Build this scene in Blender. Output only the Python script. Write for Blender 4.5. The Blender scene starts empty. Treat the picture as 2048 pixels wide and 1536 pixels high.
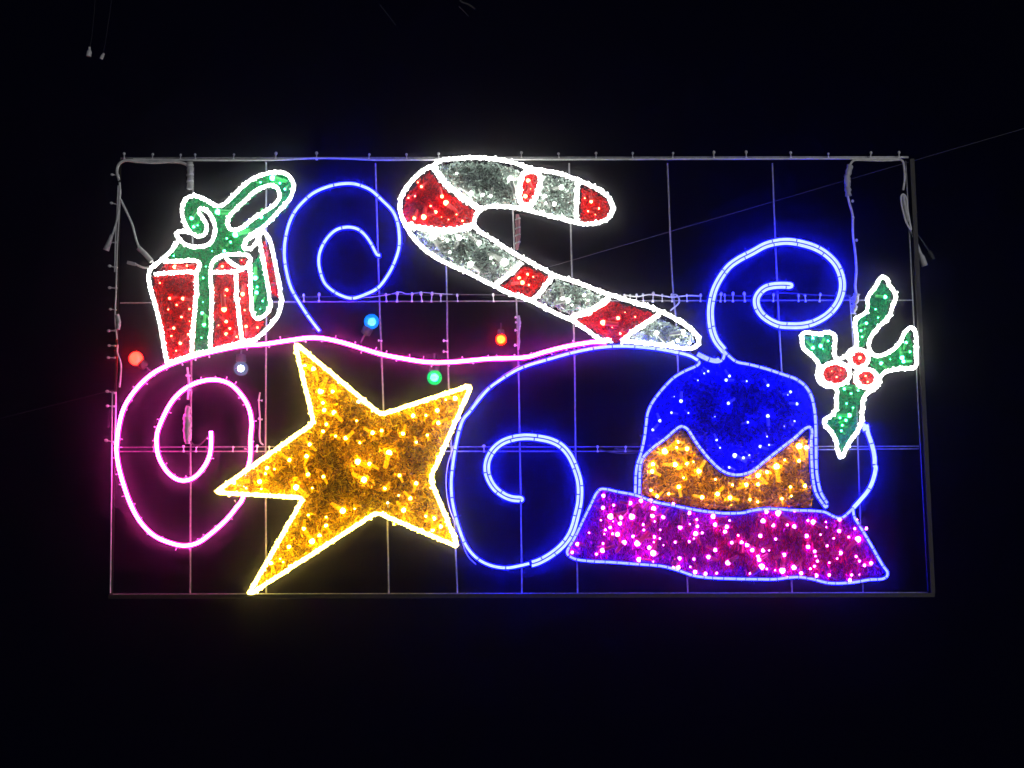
import bpy, math, random
from mathutils import Vector, Euler
import numpy as np

random.seed(7)
rng = np.random.default_rng(7)
sc = bpy.context.scene
col = sc.collection

# ------------------------------------------------------------------ camera
S = 0.0025                       # metres per photo pixel on the panel
FPX = 3200.0                     # focal length in photo pixels (2048 wide)
PITCH = math.radians(4.0)
CAM = Vector((0.0, -FPX * S, 2.6))
cd = bpy.data.cameras.new('camera')
cd.sensor_width = 36.0
cd.lens = 36.0 * FPX / 2048.0
cd.clip_start = 0.05
cd.clip_end = 500
cam = bpy.data.objects.new('camera', cd)
cam.location = CAM
cam.rotation_euler = (math.pi / 2 + PITCH, 0, 0)
col.objects.link(cam)
sc.camera = cam

# ------------------------------------------------------------------ night sky
w = bpy.data.worlds.new('World')
sc.world = w
w.use_nodes = True
bg = w.node_tree.nodes['Background']
bg.inputs[0].default_value = (0.10, 0.12, 0.60, 1)
bg.inputs[1].default_value = 0.0030

# one far street lamp in front of the panel, out of frame
ld = bpy.data.lights.new('street_lamp', 'POINT')
ld.energy = 1700
ld.color = (0.97, 0.97, 1.0)
ld.shadow_soft_size = 0.3
lamp = bpy.data.objects.new('street_lamp', ld)
lamp.location = (7.0, -13.0, 5.0)
col.objects.link(lamp)

sc.view_settings.view_transform = 'Standard'
sc.view_settings.look = 'None'
sc.view_settings.gamma = 1
sc.view_settings.exposure = 0
sc.render.engine = 'CYCLES'
cy = sc.cycles
cy.use_denoising = True
cy.volume_bounces = 0
cy.max_bounces = 5
cy.diffuse_bounces = 2
cy.glossy_bounces = 2
cy.transmission_bounces = 3
cy.transparent_max_bounces = 8
cy.sample_clamp_indirect = 6
cy.sample_clamp_direct = 0
cy.caustics_reflective = False
cy.caustics_refractive = False
cy.use_light_tree = True

HAZE_DENSITY = 0.0054
HAZE_G = 0.992

# ------------------------------------------------------------------ mapping
ct, st = math.cos(PITCH), math.sin(PITCH)


def unproject(u, v, y):
    """point of the pixel (u, v) of the photo on the plane at depth y"""
    a, b = (u - 1024.0) / FPX, (768.0 - v) / FPX
    dx, dy, dz = a, ct - b * st, st + b * ct
    t = (y - CAM.y) / dy
    return Vector((CAM.x + dx * t, y, CAM.z + dz * t))


def Wn(arr):
    """(n,3) array of panel coordinates (px, px, px towards the viewer) -> metres"""
    arr = np.asarray(arr, dtype=float)
    a, b = (arr[:, 0] - 1024.0) / FPX, (768.0 - arr[:, 1]) / FPX
    dy, dz = ct - b * st, st + b * ct
    t = -CAM.y / dy
    return np.stack([CAM.x + a * t, -arr[:, 2] * S, CAM.z + dz * t], axis=1)


ZT = {  # (x0, y0, scale) of the measuring windows
    'f': (0, 0, 1.0),
    'g1': (200, 290, 4.876), 's2': (540, 290, 4.876), 'c3': (780, 290, 4.267), 'c4': (980, 480, 4.267),
    'p5': (200, 580, 4.876), 'p6': (200, 880, 4.876), 't7': (420, 660, 3.793), 't8': (420, 900, 3.793),
    'b1': (880, 820, 4.876), 'd2': (1240, 680, 4.452), 'u3': (1120, 920, 4.876), 'u4': (1460, 920, 4.876),
    'w5': (1380, 440, 4.876), 'h6': (1540, 520, 6.024), 'h7': (1540, 700, 6.024), 'r8': (1560, 280, 4.876),
}


def P(*segs):
    """P('g1', [(x, y)...], 'p5', [...]) -> list of photo pixels"""
    out = []
    for k, pts in zip(segs[0::2], segs[1::2]):
        x0, y0, s = ZT[k]
        out += [(x0 + x / s, y0 + y / s) for x, y in pts]
    return out


def smooth(pts, step=2.0, closed=False):
    pts = [np.array(p, float) for p in pts]
    n = len(pts)
    out = []
    rngi = range(n if closed else n - 1)
    for i in rngi:
        if closed:
            p0, p1, p2, p3 = pts[i - 1], pts[i], pts[(i + 1) % n], pts[(i + 2) % n]
        else:
            p1, p2 = pts[i], pts[i + 1]
            p0 = pts[i - 1] if i > 0 else 2 * p1 - p2
            p3 = pts[i + 2] if i + 2 < n else 2 * p2 - p1
        d = np.linalg.norm(p2 - p1)
        k = max(3, int(d / step) + 1)
        a = 0.5
        t0 = 0.0
        t1 = t0 + max(np.linalg.norm(p1 - p0), 1e-3) ** a
        t2 = t1 + max(d, 1e-3) ** a
        t3 = t2 + max(np.linalg.norm(p3 - p2), 1e-3) ** a
        for j in range(k):
            t = t1 + (t2 - t1) * j / k
            A1 = (t1 - t) / (t1 - t0) * p0 + (t - t0) / (t1 - t0) * p1
            A2 = (t2 - t) / (t2 - t1) * p1 + (t - t1) / (t2 - t1) * p2
            A3 = (t3 - t) / (t3 - t2) * p2 + (t - t2) / (t3 - t2) * p3
            B1 = (t2 - t) / (t2 - t0) * A1 + (t - t0) / (t2 - t0) * A2
            B2 = (t3 - t) / (t3 - t1) * A2 + (t - t1) / (t3 - t1) * A3
            out.append((t2 - t) / (t2 - t1) * B1 + (t - t1) / (t2 - t1) * B2)
    if not closed:
        out.append(pts[-1])
    return resample(np.array(out), step, closed)


def resample(a, step, closed=False):
    if closed:
        a = np.vstack([a, a[:1]])
    d = np.r_[0, np.cumsum(np.linalg.norm(np.diff(a, axis=0), axis=1))]
    n = max(2, int(round(d[-1] / step)))
    q = np.linspace(0, d[-1], n + 1)
    r = np.stack([np.interp(q, d, a[:, i]) for i in range(a.shape[1])], axis=1)
    return r[:-1] if closed else r


def fillet(poly, r, step=2.0):
    """closed polygon with rounded corners"""
    out = []
    n = len(poly)
    for i in range(n):
        p0, p1, p2 = (np.array(poly[(i + k) % n], float) for k in (-1, 0, 1))
        d0, d2 = p0 - p1, p2 - p1
        l0, l2 = np.linalg.norm(d0), np.linalg.norm(d2)
        k = min(r, l0 * .4, l2 * .4)
        a, b = p1 + d0 / l0 * k, p1 + d2 / l2 * k
        for t in np.linspace(0, 1, 7):
            out.append((1 - t) ** 2 * a + 2 * t * (1 - t) * p1 + t * t * b)
    return resample(np.array(out), step, True)


def offset(path, d):
    t = np.gradient(path, axis=0)
    t /= np.maximum(np.linalg.norm(t, axis=1, keepdims=True), 1e-6)
    return path + np.stack([-t[:, 1], t[:, 0]], axis=1) * d


# ------------------------------------------------------------------ mesh helpers
class MB:
    def __init__(self):
        self.v, self.f, self.m, self.n = [], [], [], 0

    def add(self, verts, faces, mat=0):
        """verts in panel pixels (n,3)"""
        self.v.append(np.asarray(verts, float))
        o = self.n
        for f in faces:
            self.f.append(tuple(i + o for i in f))
            self.m.append(mat)
        self.n += len(verts)

    def tube(self, path, r, depth=0.0, sides=8, closed=False, bump=0.0, mat=0, flat=1.0, zpath=None, caps=True):
        path = np.asarray(path, float)
        n = len(path)
        if closed:
            t = np.roll(path, -1, 0) - np.roll(path, 1, 0)
        else:
            t = np.gradient(path, axis=0)
        t = t / np.maximum(np.linalg.norm(t, axis=1, keepdims=True), 1e-6)
        nn = np.stack([-t[:, 1], t[:, 0]], axis=1)
        ang = np.linspace(0, 2 * math.pi, sides, endpoint=False) + math.pi / sides
        rr = np.full((n, sides), float(r)) if np.isscalar(r) else np.repeat(np.asarray(r, float)[:, None], sides, 1)
        if bump:
            ring = rng.normal(0, 1, (n, 1)) * .5 + rng.normal(0, 1, (n, sides)) * .7
            rr = rr * (1 + bump * np.clip(ring, -1.6, 2.2))
        z = np.full(n, depth) if zpath is None else zpath
        V = np.zeros((n, sides, 3))
        V[:, :, 0] = path[:, 0:1] + nn[:, 0:1] * np.cos(ang) * rr
        V[:, :, 1] = path[:, 1:2] + nn[:, 1:2] * np.cos(ang) * rr
        V[:, :, 2] = z[:, None] + np.sin(ang) * rr * flat
        F = []
        for i in range(n if closed else n - 1):
            j = (i + 1) % n
            for k in range(sides):
                l = (k + 1) % sides
                F.append((i * sides + k, j * sides + k, j * sides + l, i * sides + l))
        if not closed and caps:
            F.append(tuple(range(sides))[::-1])
            F.append(tuple((n - 1) * sides + k for k in range(sides)))
        self.add(V.reshape(-1, 3), F, mat)

    def box(self, x0, x1, y0, y1, z0, z1, mat=0):
        V = [(x, y, z) for x in (x0, x1) for y in (y0, y1) for z in (z0, z1)]
        F = [(0, 1, 3, 2), (4, 6, 7, 5), (0, 4, 5, 1), (2, 3, 7, 6), (0, 2, 6, 4), (1, 5, 7, 3)]
        self.add(V, F, mat)

    def ball(self, c, r, mat=0, seg=8, rings=5, sx=1, sy=1, sz=1):
        V = [(c[0], c[1] - r * sy, c[2])]
        for i in range(1, rings):
            p = math.pi * i / rings
            for k in range(seg):
                a = 2 * math.pi * k / seg
                V.append((c[0] + r * sx * math.sin(p) * math.cos(a), c[1] - r * sy * math.cos(p), c[2] + r * sz * math.sin(p) * math.sin(a)))
        V.append((c[0], c[1] + r * sy, c[2]))
        F = [(0, 1 + (k + 1) % seg, 1 + k) for k in range(seg)]
        for i in range(rings - 2):
            for k in range(seg):
                a, b = 1 + i * seg + k, 1 + i * seg + (k + 1) % seg
                F.append((a, b, b + seg, a + seg))
        o = 1 + (rings - 2) * seg
        F += [(o + k, o + (k + 1) % seg, len(V) - 1) for k in range(seg)]
        self.add(V, F, mat)

    def mesh(self, name, mats, origin=(0, 0, 0), world=True, smooth_shade=True):
        V = np.vstack(self.v)
        V = Wn(V) if world else V * S
        V = V - np.array(origin)
        me = bpy.data.meshes.new(name)
        me.from_pydata(V.tolist(), [], self.f)
        for m in (mats if isinstance(mats, (list, tuple)) else [mats]):
            me.materials.append(m)
        if any(self.m):
            me.polygons.foreach_set('material_index', self.m)
        if smooth_shade:
            me.polygons.foreach_set('use_smooth', [True] * len(me.polygons))
        me.update()
        return me

    def build(self, name, mats, parent, smooth_shade=True, kind=None, label=None):
        o0 = parent['_o'] if parent is not None and '_o' in parent else (0, 0, 0)
        me = self.mesh(name, mats, o0, True, smooth_shade)
        o = bpy.data.objects.new(name, me)
        col.objects.link(o)
        if parent is not None:
            o.parent = parent
            o['_o'] = list(o0)
        if kind:
            o['kind'] = kind
        if label:
            o['label'] = label
        return o


def thing(name, label, cat, base, group=None):
    """an Empty at the thing's base (photo pixel of the base on the panel)"""
    o = bpy.data.objects.new(name, None)
    o.empty_display_size = .05
    p = Wn([(base[0], base[1], 0)])[0]
    o.location = p
    o['_o'] = list(p)
    o['label'] = label
    o['category'] = cat
    if group:
        o['group'] = group
    col.objects.link(o)
    return o


# ------------------------------------------------------------------ materials
def nodes(name):
    m = bpy.data.materials.new(name)
    m.use_nodes = True
    nt = m.node_tree
    nt.nodes.clear()
    out = nt.nodes.new('ShaderNodeOutputMaterial')
    return m, nt, out


def emit(name, rgb, strength=1.0, vary=0.0, scale=60):
    m, nt, out = nodes(name)
    e = nt.nodes.new('ShaderNodeEmission')
    e.inputs[0].default_value = (*rgb, 1)
    e.inputs[1].default_value = strength
    if vary:
        tc = nt.nodes.new('ShaderNodeTexCoord')
        nz = nt.nodes.new('ShaderNodeTexNoise')
        nz.inputs['Scale'].default_value = scale
        mr = nt.nodes.new('ShaderNodeMapRange')
        mr.inputs[1].default_value, mr.inputs[2].default_value = .3, .7
        mr.inputs[3].default_value, mr.inputs[4].default_value = strength * (1 - vary), strength * (1 + vary)
        nt.links.new(tc.outputs['Object'], nz.inputs['Vector'])
        nt.links.new(nz.outputs[0], mr.inputs[0])
        nt.links.new(mr.outputs[0], e.inputs[1])
    nt.links.new(e.outputs[0], out.inputs[0])
    return m


def surf(name, rgb, rough=.5, metal=0.0, vary=.25, scale=40, translucent=0.0, spec=.5, strands=None):
    m, nt, out = nodes(name)
    b = nt.nodes.new('ShaderNodeBsdfPrincipled')
    tc = nt.nodes.new('ShaderNodeTexCoord')
    nz = nt.nodes.new('ShaderNodeTexNoise')
    nz.inputs['Scale'].default_value = scale
    nz.inputs['Detail'].default_value = 4
    cr = nt.nodes.new('ShaderNodeValToRGB')
    cr.color_ramp.elements[0].position, cr.color_ramp.elements[1].position = .3, .7
    cr.color_ramp.elements[0].color = (*[c * (1 - vary) for c in rgb], 1)
    cr.color_ramp.elements[1].color = (*[min(1, c * (1 + vary)) for c in rgb], 1)
    nt.links.new(tc.outputs['Object'], nz.inputs['Vector'])
    nt.links.new(nz.outputs[0], cr.inputs[0])
    colour = cr.outputs[0]
    if strands:                  # every foil strand has its own tone
        ge = nt.nodes.new('ShaderNodeNewGeometry')
        mr = nt.nodes.new('ShaderNodeMapRange')
        mr.inputs[3].default_value, mr.inputs[4].default_value = strands
        mu = nt.nodes.new('ShaderNodeVectorMath')
        mu.operation = 'SCALE'
        nt.links.new(ge.outputs['Random Per Island'], mr.inputs[0])
        nt.links.new(cr.outputs[0], mu.inputs[0])
        nt.links.new(mr.outputs[0], mu.inputs['Scale'])
        colour = mu.outputs[0]
    nt.links.new(colour, b.inputs['Base Color'])
    b.inputs['Roughness'].default_value = rough
    b.inputs['Metallic'].default_value = metal
    b.inputs['Specular IOR Level'].default_value = spec
    last = b
    if translucent:
        t = nt.nodes.new('ShaderNodeBsdfTranslucent')
        nt.links.new(colour, t.inputs[0])
        mx = nt.nodes.new('ShaderNodeMixShader')
        mx.inputs[0].default_value = translucent
        nt.links.new(b.outputs[0], mx.inputs[1])
        nt.links.new(t.outputs[0], mx.inputs[2])
        last = mx
    nt.links.new(last.outputs[0], out.inputs[0])
    return m


def bulb_glass(name, tint, glow, clear):
    """coloured bulb glass that glows a little and lets the hot core show through"""
    m, nt, out = nodes(name)
    t = nt.nodes.new('ShaderNodeBsdfTransparent')
    t.inputs[0].default_value = (*tint, 1)
    e = nt.nodes.new('ShaderNodeEmission')
    e.inputs[0].default_value = (*glow, 1)
    g = nt.nodes.new('ShaderNodeBsdfGlossy')
    g.inputs['Roughness'].default_value = .1
    m1 = nt.nodes.new('ShaderNodeMixShader')
    m1.inputs[0].default_value = clear
    m2 = nt.nodes.new('ShaderNodeMixShader')
    m2.inputs[0].default_value = .06
    nt.links.new(e.outputs[0], m1.inputs[1])
    nt.links.new(t.outputs[0], m1.inputs[2])
    nt.links.new(m1.outputs[0], m2.inputs[1])
    nt.links.new(g.outputs[0], m2.inputs[2])
    nt.links.new(m2.outputs[0], out.inputs[0])
    return m


M = dict(
    white=emit('white_rope_light', (1.0, 1.0, .95), 8, .25, 70),
    yellow=emit('warm_rope_light', (1.0, .78, .14), 15, .2, 70),
    pink=emit('pink_rope_light', (1.0, .050, .50), 46, .12, 25),
    blue=emit('blue_rope_light', (.0064, .0082, 1.0), 112, .08, 30),
    blue_dim=emit('blue_rope_light_dim', (.0125, .0155, 1.0), 42, .14, 90),
    jacket=surf('blue_rope_jacket', (.004, .004, .9), .4, 0, .1, translucent=.4),
    pink_jacket=surf('pink_rope_jacket', (.7, .03, .5), .4, 0, .1, translucent=.4),
    seam=surf('rope_seam', (.002, .004, .006), .8, 0, .2, spec=.1),
    steel=surf('galvanised_steel', (.27, .27, .28), .42, .3, .3, 60),
    post=surf('dimmed_frame_tube', (.015, .012, .007), .6, 0, .4, 25),  # colour darkened so the shaded frame faces stay dim
    cable=surf('white_cable', (.8, .8, .8), .5, 0, .15),
    plug=surf('grey_white_plug', (.55, .55, .56), .45, 0, .2),
    dark=surf('dark_rubber', (.022, .022, .025), .6, 0, .2),
    tie=surf('cable_tie_nylon', (.86, .86, .88), .45, 0, .15),
    wire=surf('thin_wire', (.06, .06, .06), .6, .1, .2),
    t_amber=surf('amber_tinsel', (1.0, .48, .001), .32, .5, .45, 90, .25, spec=0.0, strands=(.15, 1.75)),
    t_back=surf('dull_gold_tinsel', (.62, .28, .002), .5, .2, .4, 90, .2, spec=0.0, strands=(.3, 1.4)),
    t_gold=surf('gold_tinsel', (1.0, .41, .002), .32, .5, .45, 90, .25, spec=0.0, strands=(.15, 1.75)),
    t_red=surf('red_tinsel', (.56, .003, .005), .3, .4, .4, 90, .25, spec=0.0, strands=(.15, 1.75)),
    t_green=surf('green_tinsel', (.001, .26, .07), .3, .4, .45, 90, .25, spec=0.0, strands=(.15, 1.75)),
    t_silver=surf('silver_tinsel', (.43, .54, .48), .3, .55, .5, 90, .15, spec=0.0, strands=(.15, 1.75)),
    t_blue=surf('blue_tinsel', (.001, .001, .85), .4, .2, .35, 90, .3, spec=0.0, strands=(.15, 1.75)),
    t_crimson=surf('crimson_tinsel', (.80, .003, .16), .28, .45, .45, 90, .25, spec=0.0, strands=(.3, 1.5)),
    t_purple=surf('purple_tinsel', (.52, .001, .62), .28, .45, .45, 90, .25, spec=0.0, strands=(.15, 1.75)),
    l_amber=emit('amber_led', (1.0, .50, .035), 100),
    h_amber=emit('glowing_amber_holder', (1.0, .42, .001), 1.7, .4, 200),  # LED light in the holder is put in as its own glow
    l_red=emit('red_led', (1.0, .060, .025), 44),
    h_red=surf('red_led_holder', (.7, .02, .02), .3),
    l_green=emit('green_led', (.06, 1.0, .33), 26),
    h_green=surf('green_led_holder', (.02, .5, .1), .3),
    l_white=emit('white_led', (1.0, 1.0, .92), 22),
    h_white=surf('clear_led_holder', (.5, .55, .5), .25),
    l_blue=emit('blue_led', (.0060, .0072, 1.0), 210),
    h_blue=surf('blue_led_holder', (.1, .12, .9), .3),
    l_pink=emit('magenta_led', (1.0, .10, .92), 34),
    h_pink=surf('pink_led_holder', (.45, .01, .14), .3),
)

# ------------------------------------------------------------------ builders
def inside(poly, x, y):
    poly = np.asarray(poly)
    x1, y1 = poly[:, 0], poly[:, 1]
    x2, y2 = np.roll(x1, -1), np.roll(y1, -1)
    c = np.zeros(len(x), int)
    for a, b, cc, d in zip(x1, y1, x2, y2):
        if b == d:
            continue
        hit = ((b > y) != (d > y)) & (x < (cc - a) * (y - b) / (d - b) + a)
        c += hit
    return c % 2 == 1


POLY = {}


def tinsel(name, mat, parent, poly, per=11.0, length=(7, 20), wid=(.7, 1.7), depth=(-11, 5), holes=(), dir_bias=None, curl=.5, label=None, back=True):
    """crinkled foil strands filling a polygon given in photo pixels"""
    poly = np.asarray(poly, float)
    lo, hi = poly.min(0), poly.max(0)
    area = .5 * abs(np.dot(poly[:, 0], np.roll(poly[:, 1], -1)) - np.dot(poly[:, 1], np.roll(poly[:, 0], -1)))
    n = int(area / per)
    box = (hi[0] - lo[0]) * (hi[1] - lo[1])
    k = int(n * box / max(area, 1) * 1.3) + 50
    x, y = rng.uniform(lo[0], hi[0], k), rng.uniform(lo[1], hi[1], k)
    ok = inside(poly, x, y)
    for h in holes:
        ok &= ~inside(h, x, y)
    x, y = x[ok][:n], y[ok][:n]
    n = len(x)
    z = rng.uniform(depth[0], depth[1], n)
    if dir_bias is None:
        a = rng.uniform(0, 2 * math.pi, n)
    else:
        a = rng.normal(dir_bias, .45, n)
    tilt = rng.uniform(-.7, .7, n)
    L = rng.uniform(length[0], length[1], n)
    wd = rng.uniform(wid[0], wid[1], n) * .5
    da = rng.normal(0, curl, n)
    roll = rng.uniform(0, math.pi, n)
    segs = 3
    V = np.zeros((n, segs + 1, 2, 3))
    px, py, pz = x - np.cos(a) * L * .5, y - np.sin(a) * L * .5, z - np.sin(tilt) * L * .3
    for s in range(segs + 1):
        aa = a + da * (s - 1.5)
        cr, sr = np.cos(roll + s * .9), np.sin(roll + s * .9)
        ox, oy, oz = -np.sin(aa) * cr * wd, np.cos(aa) * cr * wd, sr * wd
        V[:, s, 0] = np.stack([px + ox, py + oy, pz + oz], 1)
        V[:, s, 1] = np.stack([px - ox, py - oy, pz - oz], 1)
        px = px + np.cos(aa) * np.cos(tilt) * L / segs
        py = py + np.sin(aa) * np.cos(tilt) * L / segs
        pz = pz + np.sin(tilt) * L / segs * .6
    # strands that would leave the outline are folded back inside it
    mid = V.mean(axis=(1, 2), keepdims=True)
    for k in (.55, .3):
        ok = np.ones(n, bool)
        for e in (0, -1):
            ok &= inside(poly, V[:, e, 0, 0], V[:, e, 0, 1])
            for h in holes:
                ok &= ~inside(h, V[:, e, 0, 0], V[:, e, 0, 1])
        V = np.where(ok[:, None, None, None], V, mid + (V - mid) * np.array([k, k, 1]))
    V = V.reshape(-1, 3)
    base = np.arange(n)[:, None] * (segs + 1) * 2
    F = []
    for s in range(segs):
        F.append(np.concatenate([base + 2 * s, base + 2 * s + 1, base + 2 * s + 3, base + 2 * s + 2], 1))
    F = np.concatenate(F, 0)
    mb = MB()
    mb.v = [V]
    mb.f = F.tolist()
    mb.m = [0]
    mb.n = len(V)
    o = mb.build(name, mat, parent, smooth_shade=False, kind='stuff', label=label)
    POLY[o.name] = poly
    if back:
        tinsel('tinsel_backing', back if back is not True else mat, parent, poly, 8, (9, 22), (2.2, 4.5), depth=(-20, -15), holes=holes, back=None)
    return o


LED = {}


def led_mesh(kind, big):
    key = (kind, big)
    if key not in LED:
        mb = MB()
        r = 3.3 if big else 2.1
        # rounded tip, then the moulded holder behind it (along +x)
        mb.ball((0, 0, 0), r, 0, 8, 6, sx=1.15)
        x = np.array([[r * .5, 0], [r * 1.2, 0], [r * 1.25, 0], [r * 5.6, 0]], float)
        mb.tube(x, np.array([r * .95, r * .95, r * .9, r * .8]), 0, 7, mat=1)
        me = mb.mesh('led_' + kind, [M['l_' + kind], M['h_' + kind]], world=False)
        LED[key] = me
    return LED[key]


def leds(pts, kind, parent, small=(), z=8.0, tilt=.5, scale=1.0):
    for i, (u, v) in enumerate(list(pts) + list(small)):
        big = i < len(pts)
        o = bpy.data.objects.new('led_bulb', led_mesh(kind, big))
        p = Wn([(u, v, z + random.uniform(-3, 3))])[0]
        o0 = parent['_o']
        o.location = [p[k] - o0[k] for k in range(3)]
        s = random.choice((.5, .65, .85, 1.0, 1.1, 1.3, 1.65)) * scale
        o.scale = (s, s, s)
        ti = random.uniform(-.1, tilt)
        L = (3.3 if big else 2.1) * 6.5 * s
        for _ in range(14):
            an = random.uniform(0, 2 * math.pi)
            if inside(POLY[parent.name], np.array([u + math.cos(an) * L]), np.array([v - math.sin(an) * L]))[0]:
                break
        else:
            ti = 1.4
        d = Vector((math.cos(an) * math.cos(ti), math.sin(ti), math.sin(an) * math.cos(ti)))
        o.rotation_euler = d.to_track_quat('X', 'Y').to_euler()
        o.parent = parent
        col.objects.link(o)


def rope(name, path, mat, parent, r=4.0, depth=9.0, closed=False, bump=0.0, label=None, sides=8):
    mb = MB()
    mb.tube(path, r, depth, sides, closed, bump)
    if bump:       # the nubs that stick out of the frosted sleeve
        p = resample(path, 4.5, closed)
        for q in p:
            a = random.uniform(0, 2 * math.pi)
            k = r * random.uniform(.85, 1.5)
            mb.ball((q[0] + math.cos(a) * k, q[1] + math.sin(a) * k, depth + random.uniform(-1, 3)), r * random.uniform(.28, .6), 0, 5, 4)
    return mb.build(name, mat, parent, label=label)


def seg_rope(path, mat, parent, r=3.0, depth=9.0, seg=(26, 44), jacket='jacket', jr=5.2, gap=2.0, closed=False):
    """a rope light: dark core, coloured jacket and the lit lengths between its cut marks"""
    mb = MB()
    mb.tube(path, jr, depth - 4.5, 8, closed, 0, flat=.45)
    j = mb.build('rope_jacket', M[jacket], parent)
    mb = MB()
    mb.tube(path, r * .7, depth, 6, closed)
    mb.build('rope_core', M['seam'], parent)
    p = resample(np.asarray(path), 1.0, closed)
    if closed:
        p = np.vstack([p, p[:1]])
    clip_set(path, r + .5, depth - 2, parent, 'wire', (60, 170))
    i = 0
    while i < len(p) - 3:
        k = min(len(p) - 1, i + int(random.uniform(*seg)))
        if len(p) - 1 - k < 8:
            k = len(p) - 1
        q = p[i:k + 1].copy()
        if len(q) > 4:
            t = q[-1] - q[-2]
            q[-1] = q[-1] - t * gap
            mb = MB()
            mb.tube(resample(q, 2.5), r, depth, 8)
            mb.build('lit_length', mat, j)
        i = k
    return j


def clip_set(path, r, depth, parent, mat='tie', step=(38, 75)):
    """small clear clips that hold a rope to the frame, with their cut tails"""
    p = resample(np.asarray(path), 1.0)
    mb = MB()
    i = int(random.uniform(10, 40))
    while i < len(p) - 4:
        t = p[i + 2] - p[i - 2]
        t = t / max(np.linalg.norm(t), 1e-6)
        n = np.array([-t[1], t[0]]) * random.choice((-1, 1))
        a, b = p[i] + n * r * .9, p[i] + n * (r + random.uniform(2, 6.5)) + t * random.uniform(-2, 2)
        mb.tube(np.array([a, b]), .8, depth - 1, 5)
        mb.ball((b[0], b[1], depth - 1), random.uniform(1.0, 1.8), 0, 6, 4)
        i += int(random.uniform(*step))
    if mb.n:
        mb.build('clip_set', M[mat], parent, kind='stuff')


def double(path, d):
    """a rope that runs out along a path and comes back beside itself"""
    a, b = offset(path, d), offset(path, -d)[::-1]
    e = path[-1] - path[-2]
    e = e / np.linalg.norm(e)
    mid = (path[-1] + e * d * 1.1)[None]
    return resample(np.vstack([a, mid + (a[-1] - path[-1]) * .55, mid + (b[0] - path[-1]) * .55, b]), 1.5)


MARGIN = 1.0
CEN = np.array

# ================================================================== the frame
frame = thing('display_frame', 'rectangular steel frame with thin upright bars that carries all the lit motifs', 'frame', (1040, 1190))


def bar(name, pts, r, depth=0, mat='steel', parent=frame, square=False, label=None):
    mb = MB()
    mb.tube(smooth(pts, 10) if len(pts) > 2 else resample(np.array(pts, float), 12), r, depth, 4 if square else 8)
    return mb.build(name, M[mat], parent, smooth_shade=not square, label=label)


mb = MB(); mb.tube(resample(np.array([(240, 315.5), (1818, 313.5)], float), 20), 2.6, -6, 4); mb.build('top_rail', M['steel'], frame, False)
mb = MB(); mb.tube(resample(np.array([(220, 1193), (1866, 1189.5)], float), 20), 5.5, 9, 4); mb.build('bottom_rail', M['post'], frame, False)
mb = MB(); mb.tube(resample(np.array([(239, 322), (222, 1189)], float), 20), 3.0, -6, 4); mb.build('side_post', M['post'], frame, False)
mb = MB(); mb.tube(resample(np.array([(1821, 320), (1863, 1186)], float), 20), 6.0, 9, 4); mb.build('side_post', M['post'], frame, False)
mb = MB(); mb.tube(resample(np.array([(1811, 322), (1856, 1183)], float), 20), 1.5, 1, 6); mb.build('lit_edge_bar', M['steel'], frame)  # added lighter bar, stands for the lit inner face of the post
mb = MB(); mb.tube(resample(np.array([(226, 1188.5), (1856, 1185)], float), 20), 1.1, 0, 6); mb.build('lit_edge_bar', M['steel'], frame)  # added lighter bar, gives the bright line along the bottom rail

UP = [
    [(382, 330), (380, 600), (377, 900), (376, 1187)], [(529, 320), (529, 600), (528, 900), (529, 1187)],
    [(749, 322), (754, 500), (758, 620), (764, 780), (773, 1040), (776, 1187)],
    [(884, 322), (892, 545), (895, 720), (902, 900), (914, 1187)],
    [(1022, 322), (1028, 480), (1036, 690), (1040, 900), (1044, 1187)],
    [(1139, 322), (1143, 480), (1150, 720), (1152, 900), (1156, 1187)],
    [(1337, 322), (1347, 560), (1354, 640), (1364, 900), (1378, 1186)],
    [(1548, 322), (1555, 500), (1562, 650), (1570, 800), (1588, 1186)],
    [(1704, 590), (1716, 760), (1722, 940), (1731, 1186)],
]
for p in UP:
    bar('upright_bar', p, 1.9 if p[0][0] != 1704 else 1.4, -22)
bar('cross_bar', [(236, 603.5), (700, 601), (1200, 599.5), (1832, 598)], 1.3, -19)
bar('cross_bar', [(228, 902.5), (700, 902), (1200, 902), (1842, 897)], 1.3, -19)
bar('cross_bar', [(232, 894), (520, 893), (1200, 893), (1842, 892)], 1.0, -18)

TIE = None


def tie(u, v, h=11, ang=0.0, z=5):
    global TIE
    if TIE is None:
        mb = MB()
        mb.ball((0, -h, 0), 3.1, 0, 8, 5, sy=1.1)
        mb.box(-1.0, 1.0, -h, 2, -1, 1)
        mb.box(-2.0, 2.0, -1.5, 2, -2.4, 2.4)
        TIE = mb.mesh('cable_tie', M['tie'], world=False)
        for q in TIE.vertices:          # panel y runs down, depth towards the viewer
            q.co = (q.co.x, -q.co.z, -q.co.y)
    o = bpy.data.objects.new('cable_tie', TIE)
    p = Wn([(u, v, z)])[0]
    o.location = [p[k] - frame['_o'][k] for k in range(3)]
    o.rotation_euler = (random.uniform(-.2, .2), ang + random.uniform(-.12, .12), 0)
    s = random.uniform(.8, 1.1)
    o.scale = (s, s, s * h / 11)
    o.parent = frame
    col.objects.link(o)


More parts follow.
